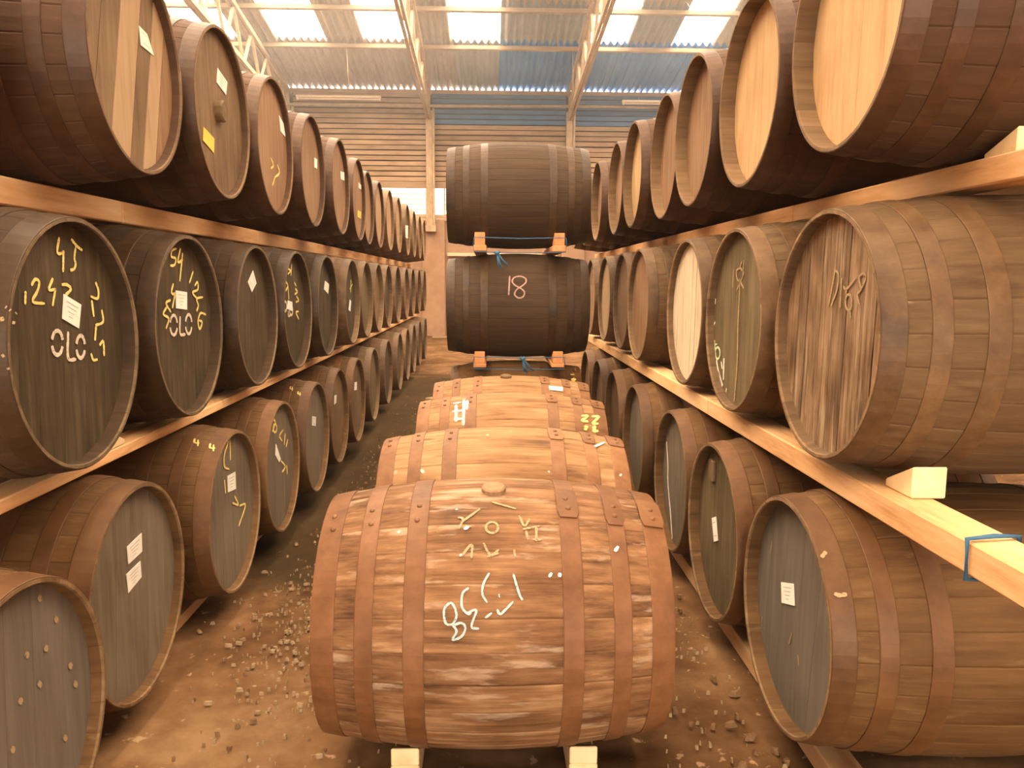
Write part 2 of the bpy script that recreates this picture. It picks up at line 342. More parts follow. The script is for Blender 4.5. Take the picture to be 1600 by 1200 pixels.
def smooth2(P):
    if len(P) < 3: return P
    G = [P[0]*2-P[1]]+P+[P[-1]*2-P[-2]]; out = []
    for i in range(1, len(G)-2):
        a, b, c, d = G[i-1:i+3]
        for j in range(5):
            t = j/5; out.append(.5*(2*b+(c-a)*t+(2*a-5*b+4*c-d)*t*t+(3*b-a-3*c+d)*t**3))
    return out+[P[-1]]
class Cask:
    """one cask: an Empty at its base, staves, hoops and heads under it; marks are laid on its own surface"""
    def __init__(s, kind, style, x, y, z, rz, label, group, head='black', boards=6, ang=0., near=False, seed=0, headmats=None, backhead=True):
        s.k = kind; s.style = style
        s.root = empty('cask', (x, y, z+H-kind.rb), rz, label=label, category='cask', group=group)
        s.M = Matrix.Translation((x, y, z+H)) @ Matrix.Rotation(rz, 4, 'Z'); s.Mi = s.M.inverted()
        up = (0, 0, kind.rb); rr = random.Random(seed*13+5); roll = rr.uniform(0, .26)
        if near:
            for i in range(kind.ns):
                o = link('stave', kind.stave, [ST[style], RM[style]], s.root, up); o.rotation_euler = (roll+2*math.pi*i/kind.ns, 0, 0)
                q = 1+rr.uniform(-.0011, .0006); o.scale = (1, q, q)
        else:
            o = link('staves', kind.shell_mesh(), [ST[style], RM[style]], s.root, up); o.rotation_euler = (roll, 0, 0)
        s.hoops = []
        for me in kind.hoop:
            o = link('hoop', me, HP[style], s.root, up); o.rotation_euler = (rr.uniform(0, 6), 0, 0); s.hoops.append(o)
        s.headmat = HD[head]
        if near:
            s.head = empty('head', up); s.head.parent = s.root
            for i, (vs, fs) in enumerate(kind.head_polys(-1, boards, ang, seed, .0022 if head in ('weathered', 'white') else .0005)):
                m = HD[headmats[i]] if headmats else HD[head]
                link('head_board', mesh('head_board', vs, fs), m, s.head)
        else:
            s.head = link('head', head_joined(kind, -1, boards, ang, seed % 4), HD[head], s.root, up)
        if backhead: link('back_head', head_joined(kind, 1, 6, 0, 1), HD['brownhead'], s.root, up)
        s.up = up
    # a pixel of the picture -> point and normal on this cask, in its own (axis-centred) frame
    def hit_head(s, u, v, lift=.0028):
        o = s.Mi @ EYE; d = s.Mi.to_3x3() @ ray(u, v); X = -(s.k.L/2-s.k.ch)-lift
        t = (X-o.x)/d.x; p = o+d*t; q = math.hypot(p.y, p.z); R = s.k.r(X)-.028
        if q > R: p.y *= R/q; p.z *= R/q
        return p, Vector((-1, 0, 0))
    def hit_side(s, u, v, lift=.0022):
        o = s.Mi @ EYE; d = (s.Mi.to_3x3() @ ray(u, v)).normalized()
        def f(t):
            p = o+d*t; return math.hypot(p.y, p.z)-(s.k.r(max(-s.k.L/2, min(s.k.L/2, p.x)))+lift+s.over(p.x))
        t = .3
        while f(t) > 0 and t < 12: t += .01
        if t >= 12:                                        # just missed the outline: take the closest approach
            t = min((f(.3+.01*i), .3+.01*i) for i in range(1100))[1]
        else:
            a, b = t-.01, t
            for _ in range(20):
                c = (a+b)/2
                if f(c) > 0: a = c
                else: b = c
            t = b
        p = o+d*t; return p, Vector((0, p.y, p.z)).normalized()
    def over(s, x):
        return .0038 if any(a-.003 < x+s.k.L/2 < b+.003 for a, b in s.k.hoops) else .0006
    def strokes(s, name, where, polys, wd, m, label=None, step=3.):
        for poly in polys:
            vs, fs = [], []
            P = smooth2([Vector(p) for p in poly]); Q = [P[0]]
            for a, b in zip(P, P[1:]):
                n = max(1, int((b-a).length/step)); Q += [a+(b-a)*i/n for i in range(1, n+1)]
            H3 = [(s.hit_head if where == 'head' else s.hit_side)(q.x, q.y) for q in Q]
            if len(H3) < 2: continue
            k = len(H3)
            for i, (p, n) in enumerate(H3):
                d = H3[min(i+1, k-1)][0]-H3[max(i-1, 0)][0]
                if d.length < 1e-6: d = Vector((0, 0, 1))
                sd = n.cross(d).normalized()*wd/2*random.uniform(.8, 1.15)*(.6 if i in (0, k-1) else 1); vs += [p+sd, p-sd, p+sd-n*.0012, p-sd-n*.0012]
            for i in range(k-1):
                a = i*4; b = a+4
                fs += [(a, b, b+1, a+1), (a, a+2, b+2, b), (a+1, b+1, b+3, a+3)]
            o = link(name, mesh(name, vs, fs), m, s.root, s.up)
            if label: o['label'] = label
    def paper(s, where, quad, m=None, name='paper_label', lines=4, label=None, parent=None):
        P = [(s.hit_head if where == 'head' else s.hit_side)(u, v) for u, v in quad]
        vs = [p+n*.0004 for p, n in P]+[p-n*.0016 for p, n in P]
        fs = [(0, 1, 2, 3), (7, 6, 5, 4)]+[(i, i+4, (i+1) % 4+4, (i+1) % 4) for i in range(4)]
        o = link(name, mesh(name, vs, fs), m or PAPER, s.root, s.up)
        if label: o['label'] = label
        if lines:
            A, B, Cc, D = [Vector(q) for q in quad]; pv, pf = [], []
            for i in range(lines):
                t0 = .2+.55*i/max(lines-1, 1); t1 = t0+.035; l, r = .16+.06*i, .84-.09*i
                b = len(pv)
                for tt, q in ((t0, l), (t0, r), (t1, r), (t1, l)):
                    px = (A+(D-A)*tt)*(1-q)+(B+(Cc-B)*tt)*q
                    p, n = (s.hit_head if where == 'head' else s.hit_side)(px.x, px.y); pv.append(p+n*.0009)
                pf.append((b, b+1, b+2, b+3))
            link('print', mesh('print', pv, pf), PRINT, o)
        return o
def sc_(polys, x0, y0, k): return [[(x0+k*a, y0+k*b) for a, b in p] for p in polys]
def ell(cx, cyy, rx, ry, n=16, a0=0, a1=2*math.pi, tilt=0):
    out = []
    for i in range(n+1):
        a = a0+(a1-a0)*i/n; x = rx*math.cos(a); y = ry*math.sin(a); out.append((cx+x+tilt*y, cyy+y))
    return out

# ------------------------------------------------------------------ the setting
def struct(name, me, m, parent=None, **k):
    o = link(name, me, m, parent)
    if parent is None: o['kind'] = 'structure'
    for a, b in k.items(): o[a] = b
    return o
XL, XR, YB, YF = -8.4, 8.6, -9.0, 18.9
def zr(y): return (4.40+.164*(18.9-y) if y >= 3 else 4.40+.164*15.9-.164*(3-y))+H
# floor: uneven earth, fine where it is seen close
def floor_mesh():
    xs = sorted(set([round(XL+(XR-XL)*i/20, 3) for i in range(21)]+[round(-1.1+.03*i, 3) for i in range(76)]))
    ys = sorted(set([round(YB+(YF-YB)*i/40, 3) for i in range(41)]+[round(1.2+.035*i, 3) for i in range(150)]))
    vs = []
    for y in ys:
        for x in xs:
            z = 0
            if -1.2 < x < 1.3 and 1 < y < 7:
                z = .016*noise.noise((x*3, y*3, 0))+.012*noise.noise((x*11, y*11, 5))-.016
            vs.append((x, y, z))
    n = len(xs); fs = [(j*n+i, j*n+i+1, (j+1)*n+i+1, (j+1)*n+i) for j in range(len(ys)-1) for i in range(n-1)]
    return mesh('floor', vs, fs, smooth=True)
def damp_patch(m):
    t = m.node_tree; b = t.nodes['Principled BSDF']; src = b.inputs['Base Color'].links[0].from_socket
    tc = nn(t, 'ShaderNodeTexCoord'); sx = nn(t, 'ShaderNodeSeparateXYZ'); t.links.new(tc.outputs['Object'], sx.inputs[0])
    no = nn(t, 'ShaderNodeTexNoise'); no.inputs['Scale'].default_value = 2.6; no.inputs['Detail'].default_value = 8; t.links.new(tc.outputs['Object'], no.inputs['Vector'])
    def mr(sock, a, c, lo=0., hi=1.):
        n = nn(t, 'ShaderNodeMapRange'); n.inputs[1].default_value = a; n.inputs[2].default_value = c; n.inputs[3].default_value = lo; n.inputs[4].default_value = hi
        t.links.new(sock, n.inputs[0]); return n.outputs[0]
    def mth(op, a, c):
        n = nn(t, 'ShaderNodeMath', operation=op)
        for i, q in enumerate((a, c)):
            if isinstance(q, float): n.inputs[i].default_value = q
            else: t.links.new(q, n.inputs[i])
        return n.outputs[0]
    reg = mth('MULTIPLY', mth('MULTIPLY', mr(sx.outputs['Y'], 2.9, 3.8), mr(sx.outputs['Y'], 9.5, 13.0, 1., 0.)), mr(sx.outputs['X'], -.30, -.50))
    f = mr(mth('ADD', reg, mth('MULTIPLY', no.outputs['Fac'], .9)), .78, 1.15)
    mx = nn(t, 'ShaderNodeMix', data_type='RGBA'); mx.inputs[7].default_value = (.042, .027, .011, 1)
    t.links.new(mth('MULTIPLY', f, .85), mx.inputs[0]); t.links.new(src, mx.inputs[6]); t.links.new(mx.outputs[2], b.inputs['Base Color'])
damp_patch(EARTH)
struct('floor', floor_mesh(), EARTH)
def wall_poly(name, pts, th, m, nrm):
    n = len(pts); off = Vector(nrm)*th
    vs = [Vector(p) for p in pts]+[Vector(p)+off for p in pts]
    fs = [tuple(range(n)), tuple(range(2*n-1, n-1, -1))]+[(i, i+n, (i+1) % n+n, (i+1) % n) for i in range(n)]
    return struct(name, mesh(name, vs, fs), m)
zt = 4.28+H
for nm, x, s in (('wall_left', XL, -1), ('wall_right', XR, 1)):
    wall_poly(nm, [(x, YB, 0), (x, YF, 0), (x, YF, zr(YF)-.06), (x, 3, zr(3)-.06), (x, YB, zr(YB)-.06)], .2, MASON, (s, 0, 0))
bm = bmesh.new()
for a in ((XL, -2.4, 0, zr(YB)-.06), (2.8, XR, 0, zr(YB)-.06), (-2.4, 2.8, 3.8, zr(YB)-.06)): box_bm(bm, a[0], a[1], YB-.2, YB, a[2], a[3])
me = bpy.data.meshes.new('wall_front'); bm.to_mesh(me); bm.free(); struct('wall_front', me, MASON)
# far wall: rendered masonry below, a band of louvred glazing, lapped boards above
back = empty('wall_back', (0, YF, 0), kind='structure')
struct('masonry', box_me('masonry', XL, XR, 0, .22, 0, 1.38+H), MASON, back)
for x in (-4.75, -1.55, 1.75, 5.0):
    struct('pier', box_me('pier', x-.05, x+.5, -.10, -.002, 0, 1.40+H, .01), MASON, back)
struct('ledge', box_me('ledge', -1.0, 1.6, -.14, -.002, .56+H, .64+H, .01), wood('ledge_stone', [(.6, .46, .3), (.74, .6, .42)]), back)
struct('sill_beam', box_me('sill_beam', XL, XR, -.06, .10, 1.38+H, 1.46+H, .008), STEEL, back)
struct('sill_beam', box_me('sill_beam', XL, XR, -.03, .10, 1.462+H, 1.53+H, .008), STEEL, back)
POSTS = (-4.6, -1.40, 1.84, 5.05)
edges = [XL]+list(POSTS)+[XR]
pitch = .118; z0 = 2.30+H; nbd = 17
for b in range(5):
    xa, xb = edges[b]+.07, edges[b+1]-.07
    me = None
    for i in range(nbd):
        if me is None:
            hw = (xb-xa)/2
            me = mesh('cladding_board', [(-hw, -.020, 0), (hw, -.020, 0), (hw, .004, .096), (-hw, .004, .096), (-hw, .006, 0), (hw, .006, 0), (hw, .024, .096), (-hw, .024, .096)],
                      [(0, 1, 2, 3), (7, 6, 5, 4), (0, 4, 5, 1), (1, 5, 6, 2), (2, 6, 7, 3), (3, 7, 4, 0)])
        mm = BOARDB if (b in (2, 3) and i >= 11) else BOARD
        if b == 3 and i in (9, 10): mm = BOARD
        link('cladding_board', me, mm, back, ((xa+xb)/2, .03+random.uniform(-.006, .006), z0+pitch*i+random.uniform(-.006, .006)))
    struct('lintel_board', box_me('lintel_board', xa, xb, -.015, .05, 2.13+H, 2.285+H, .004), BOARD, back)
struct('joint_shade_board', box_me('joint_shade_board', XL, XR, .085, .11, 2.2+H, zt), flat('joint_shade', (.04, .022, .01)), back)  # dark sheet added behind the gaps, its colour paints the joint shadows
struct('eave_board', box_me('eave_board', XL, XR, .0, .05, zt-.01, 4.358+H), BOARD, back)
# louvred windows (daylight behind)
for n, (xa, xb) in enumerate(((-4.53, -1.47), (-1.08, 1.77), (1.91, 4.98))):
    wd = empty('window_%d' % (n+1), ((xa+xb)/2, YF+.05, 1.53+H), kind='structure'); hw = (xb-xa)/2
    bm = bmesh.new(); box_bm(bm, -hw, -hw+.03, -.03, .04, 0, .60); box_bm(bm, hw-.03, hw, -.03, .04, 0, .60)
    me = bpy.data.meshes.new('frame'); bm.to_mesh(me); bm.free(); link('frame', me, STEEL, wd)
    for i in range(5):
        link('pane', box_me('pane', -hw+.031, hw-.031, .0, .012, .012+.118*i, .012+.118*i+.108), GLOWW, wd)
        link('glazing_bar', box_me('glazing_bar', -hw+.031, hw-.031, -.022, .02, .0+.118*i, .0118+.118*i), STEEL, wd)
# roof: corrugated sheets, translucent ones let the day in
roof = empty('ceiling', (0, 0, 0), kind='structure')
SW = .868; AMP = .042
def sheet_me(ln, name):
    N = 6*8; vs, fs = [], []; w2 = (SW+.09)/2
    for j, y in enumerate((0, ln)):
        for i in range(N+5):
            x = -SW/2+SW*i/N; vs.append((x, y, AMP*math.cos(2*math.pi*6*i/N)))
    n = N+5
    for i in range(n-1): fs.append((i, i+1, n+i+1, n+i))
    m0 = len(vs); vs += [(a, b, c+.006) for a, b, c in vs]
    fs = [f[::-1] for f in fs]+[tuple(q+m0 for q in f) for f in fs]
    return mesh(name, vs, fs, smooth=True)
rows = [18.99, 16.72, 15.22, 13.1, 10.9, 8.7, 6.5, 4.7, 3.0]
COLS = range(-9, 10); GLAZ = {-6, -4, -2, 0, 3, 5, 7, -8}
slope = math.atan(.164)
for r in range(8):
    y1, y0 = rows[r], rows[r+1]
    ln = (y1-y0+.12)/math.cos(slope)
    ma = sheet_me(ln, 'roof_sheet'); mb = ma.copy(); mb.name = 'skylight_sheet'
    for c in COLS:
        x = -.31+SW*c
        gl = c in GLAZ and r >= 1
        if gl: m_ = GLOW
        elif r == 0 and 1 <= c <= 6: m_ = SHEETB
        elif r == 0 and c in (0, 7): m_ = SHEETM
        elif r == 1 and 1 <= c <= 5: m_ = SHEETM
        else: m_ = SHEET
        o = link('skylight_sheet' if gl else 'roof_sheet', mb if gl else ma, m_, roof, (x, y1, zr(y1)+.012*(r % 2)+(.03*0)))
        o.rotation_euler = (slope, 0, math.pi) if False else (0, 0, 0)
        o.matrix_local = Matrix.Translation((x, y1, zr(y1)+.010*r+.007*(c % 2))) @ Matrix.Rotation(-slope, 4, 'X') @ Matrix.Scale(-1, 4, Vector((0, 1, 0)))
ln = 12.2/math.cos(slope)
ma = sheet_me(ln/2, 'roof_sheet'); mb = ma.copy(); mb.name = 'skylight_sheet'
for c in COLS:
    for hh in (0, 1):
        gl = c in GLAZ and hh == 0
        o = link('skylight_sheet' if gl else 'roof_sheet', mb if gl else ma, GLOW if gl else SHEET, roof)
        yy = 3.0-6.1*hh
        o.matrix_local = Matrix.Translation((-.31+SW*c, yy, zr(3)+.08-.164*6.1*hh)) @ Matrix.Rotation(slope, 4, 'X') @ Matrix.Scale(-1, 4, Vector((0, 1, 0)))
link('ridge_cap', mesh('ridge_cap', [(XL, 2.7, zr(2.7)+.14), (XR, 2.7, zr(2.7)+.14), (XR, 3, zr(3)+.19), (XL, 3, zr(3)+.19), (XR, 3.3, zr(3.3)+.14), (XL, 3.3, zr(3.3)+.14)], [(0, 1, 2, 3), (3, 2, 4, 5)]), SHEET, roof)
for y in rows[1:-1]:
    struct('purlin', box_me('purlin', XL, XR, y-.05, y+.06, zr(y)-.115, zr(y)-.035, .006), wood('purlin_timber', [(.24, .16, .10), (.36, .25, .165)], grain=(1, 9, 9)), roof)
for y in (1.2, -.8, -2.8, -4.8, -6.8): struct('purlin', box_me('purlin', XL, XR, y-.05, y+.06, zr(y)-.115, zr(y)-.035), STEEL, roof)
# roof trusses with posts on the far wall
for n, x in enumerate(POSTS):
    t = empty('trim_%d' % (n+1), (x, YF, 0), kind='structure')
    struct('post', box_me('post', -.075, .075, -.20, -.105, .0+H*0+2.6, 3.86+H, .006), STEEL, t)
    struct('post_flange', box_me('post_flange', .08, .13, -.24, -.105, 2.6, 3.9+H, .004), STEEL, t)
    struct('bracket', box_me('bracket', -.11, .15, -.26, -.10, 2.45, 2.6, .006), STEEL, t)
    zb = lambda y: 3.72+H+.088*(18.5-y)
    zc = lambda y: zr(y)-.19
    def P(y, z, dx=0): return (dx, y-YF, z)
    for dx in (-.04, .04):
        struct('bottom_chord', bar_me('bottom_chord', P(18.75, zb(18.75), dx), P(3.0, zb(3.0), dx), .05, .085), STEEL, t)
        struct('top_chord', bar_me('top_chord', P(18.75, zc(18.75), dx), P(3.0, zc(3.0), dx), .05, .085), STEEL, t)
    ys = [18.6]; 
    while ys[-1] > 4: ys.append(ys[-1]-.52)
    for i in range(len(ys)-1):
        a, b = ys[i], ys[i+1]
        if i % 2 == 0: struct('web_bar', bar_me('web_bar', P(a, zb(a)), P(b, zc(b)), .055, .03), STEEL, t)
        else: struct('web_bar', bar_me('web_bar', P(a, zc(a)), P(b, zb(b)), .055, .03), STEEL, t)
    struct('tie_bar', bar_me('tie_bar', P(18.72, zb(18.7)-.05), P(18.72, zr(18.72)-.12), .07, .05), STEEL, t)
    for i in range(3):
        struct('bottom_chord', bar_me('bottom_chord', P(3-3.9*i, zb(3)-.01), P(3-3.9*(i+1)+.01, zb(3)-.01), .05, .085), STEEL, t)
    struct('top_chord', bar_me('top_chord', P(3, zr(3)-.19), P(-8.9, zr(-8.9)-.19), .05, .085), STEEL, t)
pp = link('eave_pipe', tube_me('eave_pipe', [(XL+.1, YF-.3, 3.93+H), (-1.4, YF-.3, 3.93+H), (1.8, YF-.3, 3.96+H), (XR-.1, YF-.3, 3.96+H)], .032), STEEL,
          label='long pale pipe running along the far wall below the eave', category='pipe')
for x0, x1, dz, lb in ((-4.35, -2.45, 0, 'white batten light under the far eave, on the left side'), (3.0, 4.9, -.02, 'white batten light under the far eave, on the right behind top casks')):
    f = empty('batten_light', ((x0+x1)/2, YF-.45, 4.02+H+dz), label=lb, category='light', group='batten lights under the far eave'); hw = (x1-x0)/2
    link('casing', box_me('casing', -hw, hw, -.05, .05, .03, .08, .008), TUBE, f)
    link('tube', tube_me('tube', [(-hw+.05, 0, .005), (hw-.05, 0, .005)], .019), TUBE, f)
    for q in (-1, 1):
        link('end_cap', box_me('end_cap', q*hw*.97-.02, q*hw*.97+.02, -.03, .03, -.02, .03, .004), TUBE, f)
        link('hanger', tube_me('hanger', [(q*hw*.6, 0, .08), (q*hw*.6, 0, zr(YF-.45)-.04-(4.02+H+dz))], .006), STEEL, f)
for x, lb in ((-2.9, 'thin wire hanging from roof in the left bay'), (1.68, 'thin wire hanging from roof left of the right truss'), (4.25, 'thin wire hanging from roof in the right bay')):
    link('hanging_wire', tube_me('hanging_wire', [(x, 16.72, zr(16.72)-.10), (x+.03, 16.72, zr(16.72)-.9)], .008), STEEL, label=lb, category='wire')

# dusty air hanging under the roof, lit by the skylights: thin near the floor, thicker towards the sheets
hz_ = bpy.data.materials.new('dusty_air'); hz_.use_nodes = True; t = hz_.node_tree; t.nodes.remove(t.nodes['Principled BSDF'])
vs_ = nn(t, 'ShaderNodeVolumeScatter'); vs_.inputs['Color'].default_value = (1, .90, .80, 1); vs_.inputs['Anisotropy'].default_value = .3
tc_ = nn(t, 'ShaderNodeTexCoord'); sx_ = nn(t, 'ShaderNodeSeparateXYZ'); t.links.new(tc_.outputs['Object'], sx_.inputs[0])
mr_ = nn(t, 'ShaderNodeMapRange', interpolation_type='SMOOTHSTEP'); mr_.inputs[1].default_value = 2.2; mr_.inputs[2].default_value = 5.5; mr_.inputs[3].default_value = .0015; mr_.inputs[4].default_value = .022
t.links.new(sx_.outputs['Z'], mr_.inputs[0]); t.links.new(mr_.outputs[0], vs_.inputs['Density'])
t.links.new(vs_.outputs[0], t.nodes['Material Output'].inputs['Volume'])
link('dusty_air', box_me('dusty_air', XL-.6, XR+.6, YB-.6, YF+1.0, -.4, 9.6), hz_, label='thin dusty haze hanging under the roof sheets and skylights', category='haze', kind='stuff')
# ------------------------------------------------------------------ racks of casks
ORD = ['first', 'second', 'third', 'fourth', 'fifth', 'sixth', 'seventh', 'eighth', 'ninth', 'tenth', 'eleventh', 'twelfth', 'thirteenth', 'fourteenth', 'fifteenth']
TIER = ['bottom', 'middle', 'top']
LOOKH = {'black': 'black-headed', 'grey': 'grey-headed', 'slate': 'slate-grey-headed', 'olive': 'olive-headed', 'weathered': 'weathered plank-headed', 'tan': 'tan-headed',
         'buff': 'buff-headed', 'pale': 'pale-headed', 'white': 'whitewashed-head', 'brownhead': 'brown-headed'}
ZC = {-1: (-.925, -.17, .64), 1: (-.91, -.137, .66)}
ROWS = {
 (-1, 0): [  # y, x of head plane, style, head
  (1.50, -.925, 'brown', 'slate'), (2.27, -1.03, 'brown', 'grey'), (3.10, -1.012, 'brown', 'grey'), (3.86, -1.02, 'brown', 'grey'), (4.60, -1.01, 'brown', 'grey'),
  (5.33, -1.015, 'brown', 'brownhead'), (6.06, -1.01, 'brown', 'brownhead'), (6.98, -1.02, 'grey', 'olive'), (7.95, -1.02, 'grey', 'black'), (9.0, -1.02, 'grey', 'black'),
  (9.85, -1.02, 'grey', 'black'), (10.7, -1.02, 'grey', 'black'), (11.6, -1.02, 'grey', 'black'), (12.6, -1.02, 'grey', 'black')],
 (-1, 1): [
  (2.06, -1.05, 'dark', 'black'), (2.87, -1.07, 'dark', 'black'), (3.70, -1.07, 'dark', 'black'), (4.43, -1.06, 'dark', 'black'), (5.17, -1.045, 'dark', 'black'),
  (6.10, -1.045, 'grey', 'black'), (6.84, -1.05, 'grey', 'olive'), (7.57, -1.05, 'grey', 'brownhead'), (8.30, -1.05, 'grey', 'black'), (9.15, -1.05, 'grey', 'black'),
  (10.1, -1.05, 'grey', 'brownhead'), (10.95, -1.05, 'grey', 'black'), (11.9, -1.05, 'grey', 'black'), (12.9, -1.05, 'grey', 'black')],
 (-1, 2): [
  (1.66, -1.17, 'red', 'tan'), (2.50, -1.05, 'red', 'weathered'), (3.23, -1.04, 'red', 'brownhead'), (3.99, -1.04, 'red', 'tan'), (4.86, -1.05, 'red', 'tan'),
  (5.66, -1.035, 'red', 'tan'), (6.55, -1.055, 'red', 'tan'), (7.28, -1.09, 'red', 'tan'), (8.01, -1.09, 'red', 'buff'), (8.75, -1.08, 'grey', 'buff'), (9.5, -1.07, 'grey', 'buff'),
  (10.4, -1.06, 'grey', 'olive'), (11.3, -1.06, 'grey', 'brownhead'), (12.2, -1.06, 'grey', 'tan'), (13.0, -1.06, 'grey', 'buff')],
 (1, 0): [
  (2.05, .808, 'brown', 'slate'), (2.78, .814, 'brown', 'olive'), (3.51, .827, 'brown', 'grey'), (4.40, .817, 'brown', 'grey'), (5.13, .81, 'brown', 'brownhead'), (5.86, .81, 'brown', 'brownhead'), (6.6, .81, 'brown', 'brownhead')],
 (1, 1): [
  (2.03, .862, 'tawny', 'weathered'), (2.79, .86, 'tawny', 'olive'), (3.52, .868, 'tawny', 'white'), (4.62, .867, 'tawny', 'tan'), (5.36, .89, 'tawny', 'tan'), (6.09, .882, 'tawny', 'buff'), (6.85, .87, 'tawny', 'tan')],
 (1, 2): [
  (2.07, .888, 'red', 'pale'), (2.85, .90, 'red', 'pale'), (3.58, .895, 'red', 'tan'), (4.31, .925, 'red', 'tan'), (5.04, .89, 'red', 'pale'), (5.77, .90, 'red', 'tan'), (6.70, .89, 'red', 'tan'), (7.5, .89, 'red', 'buff'), (8.3, .88, 'red', 'buff')],
}
SPECIAL = {(-1, 1, 0): 'black-headed cask chalked 45 with a tilted paper label', (-1, 1, 1): 'black-headed cask chalked 54 and 1256 above a stencil',
 (-1, 2, 2): 'cask with round wooden boss and yellow card', (-1, 2, 1): 'cask with pale and dark planks in its head', (-1, 0, 1): 'grey-headed cask with two paper labels',
 (-1, 0, 0): 'spotted grey-headed cask cut by the frame', (1, 1, 0): 'cask with cracked weathered plank head', (1, 1, 1): 'olive-headed cask with splashes, chalked 1586',
 (1, 1, 2): 'cask with cracked whitewashed head', (1, 0, 0): 'slate-headed cask with one small white label', (1, 0, 1): 'olive-headed cask with narrow label',
 (1, 0, 2): 'grey-headed cask with a white paint run', (-1, 0, 2): 'grey-headed cask with yellow scrawl round label', (-1, 1, 3): 'black-headed cask with yellow figures, smudged stencil'}
BOARDS = {(-1, 2, 1): (6, .26, ['tan', 'buff', 'brownhead', 'buff', 'brownhead', 'brownhead']), (1, 1, 0): (8, .03, None), (1, 1, 1): (5, .0, None), (1, 1, 2): (7, .02, None), (1, 2, 0): (4, .05, None), (1, 2, 1): (4, .03, None)}
CK = {}
for (sd, t), lst in ROWS.items():
    for i, (y, xh, style, head) in enumerate(lst):
        side = 'left' if sd < 0 else 'right'
        look = SPECIAL.get((sd, t, i), LOOKH[head]+' cask')
        tail = ORD[i]
        lb = '%s, %s from camera, %s rack %s tier' % (look, tail, side, TIER[t])
        nb, an, hm = BOARDS.get((sd, t, i), (6 if y < 5 else 5, random.uniform(-.12, .12), None))
        CK[(sd, t, i)] = Cask(KINDS[(sd, t)], style, xh+sd*HOGS.L/2, y, ZC[sd][t], 0 if sd > 0 else math.pi, lb, 'casks in the %s rack %s tier' % (side, TIER[t]),
                              head, nb, an, near=(y < 3.0), seed=i+20*t+(100 if sd > 0 else 0), headmats=hm)
# centre row on the aisle floor and the stack behind it
MID = [('f1', BARREL, 'warm', .012, 2.10, -.908, 'rust-hooped oak cask with blue chalk figures, front of the aisle row'),
       ('f2', BARREL, 'pale', .052, 2.87, -.905, 'pale oak cask second in the aisle row, with rust hoops'),
       ('f3', BARREL, 'pale', .105, 3.75, -.900, 'oak cask with white chalk bars and yellow stencils, third in aisle row'),
       ('f4', BARREL, 'pale', .125, 4.50, -.905, 'oak cask with small white label on top, fourth in aisle row'),
       ('f5', BARREL, 'brown', .18, 5.42, -.908, 'brown oak cask under the stack at the end of aisle row'),
       ('s2', STACKED, 'dark', .19, 5.50, -.172, 'black cask chalked 18 in the middle of the aisle stack'),
       ('s3', STACKED, 'dark', .19, 5.55, .575, 'black cask on top of the aisle stack')]
for nm, kd, stl, x, y, z, lb in MID:
    CK[nm] = Cask(kd, stl, x, y, z, math.pi, lb, 'casks standing crosswise in the aisle', 'brownhead', 6, .05, near=(nm in ('f1', 'f2', 'f3')), seed=hash(nm[1:]) % 7+60+ord(nm[1]))
# hoop laps, rivets and bungs of the aisle casks (the lapped strap ends lie on the top front)
def lap(ck, hoop, xa, xb, a0, a1, m):
    """a lapped strap end from angle a0 to a1 (0 = top, towards the camera positive), rounded at its free end"""
    vs, fs = [], []; N = 6; k = ck.k
    for i in range(N+1):
        a = a0+(a1-a0)*i/N; inset = .006 if i in (0, N) else 0
        for x in (xa+inset, (xa+xb)/2, xb-inset):
            for d in (.0045, .0075):
                r = k.r(x)+d; vs.append((x, r*math.sin(a), r*math.cos(a)))
    for i in range(N):
        b = i*6
        for j in (0, 2):
            fs.append((b+j+1, b+j+3, b+6+j+3, b+6+j+1)); fs.append((b+j, b+6+j, b+6+j+2, b+j+2))
        fs.append((b, b+1, b+7, b+6)); fs.append((b+4, b+10, b+11, b+5))
    fs += [(0, 2, 3, 1), (2, 4, 5, 3), (N*6, N*6+1, N*6+3, N*6+2), (N*6+2, N*6+3, N*6+5, N*6+4)]
    o = link('hoop_lap', mesh('hoop_lap', vs, fs), m, hoop)
    return o
TOPROLL = {'f1': .0, 'f2': -.25, 'f3': -.2, 'f4': -.12, 'f5': -.1}
for nm in ('f1', 'f2', 'f3', 'f4', 'f5'):
    ck = CK[nm]; k = ck.k
    for hi, (a, b) in enumerate(k.hoops):
        hoop = ck.hoops[hi]; hoop.rotation_euler = (0, 0, 0); xa, xb = a-k.L/2, b-k.L/2
        base = .50+TOPROLL[nm]                               # casks are turned by pi: local +y looks at the camera
        jit = random.uniform(-.04, .04)
        if hi < 3:                                          # right-hand hoops in the picture: lap and tongue on show
            lap(ck, hoop, xa-.002, xb+.002, base-.32+jit, base+.03+jit, HP[ck.style])
        for da in ((-.17, -.06) if hi < 3 else (-.13, .02)):
            ang = base+da+jit; xm = (xa+xb)/2+random.uniform(-.004, .004); r = k.r(xm)+(.0078 if hi < 3 else .0045)
            o = link('rivet', RIVET, IRON, hoop, (xm, r*math.sin(ang), r*math.cos(ang))); o.rotation_euler = (-ang, 0, 0)
    if nm in ('f1', 'f4'):
        ang = .18 if nm == 'f1' else .12; r = k.rb+.004; xm = .0 if nm == 'f1' else .03
        o = link('bung', disc_me('bung', .032, .018), HD['tan'] if nm == 'f1' else HD['brownhead'], ck.root, (xm, r*math.sin(ang), k.rb+r*math.cos(ang)))
        o.rotation_euler = (-ang, 0, 0); o['label'] = 'round wooden bung in the topmost stave'

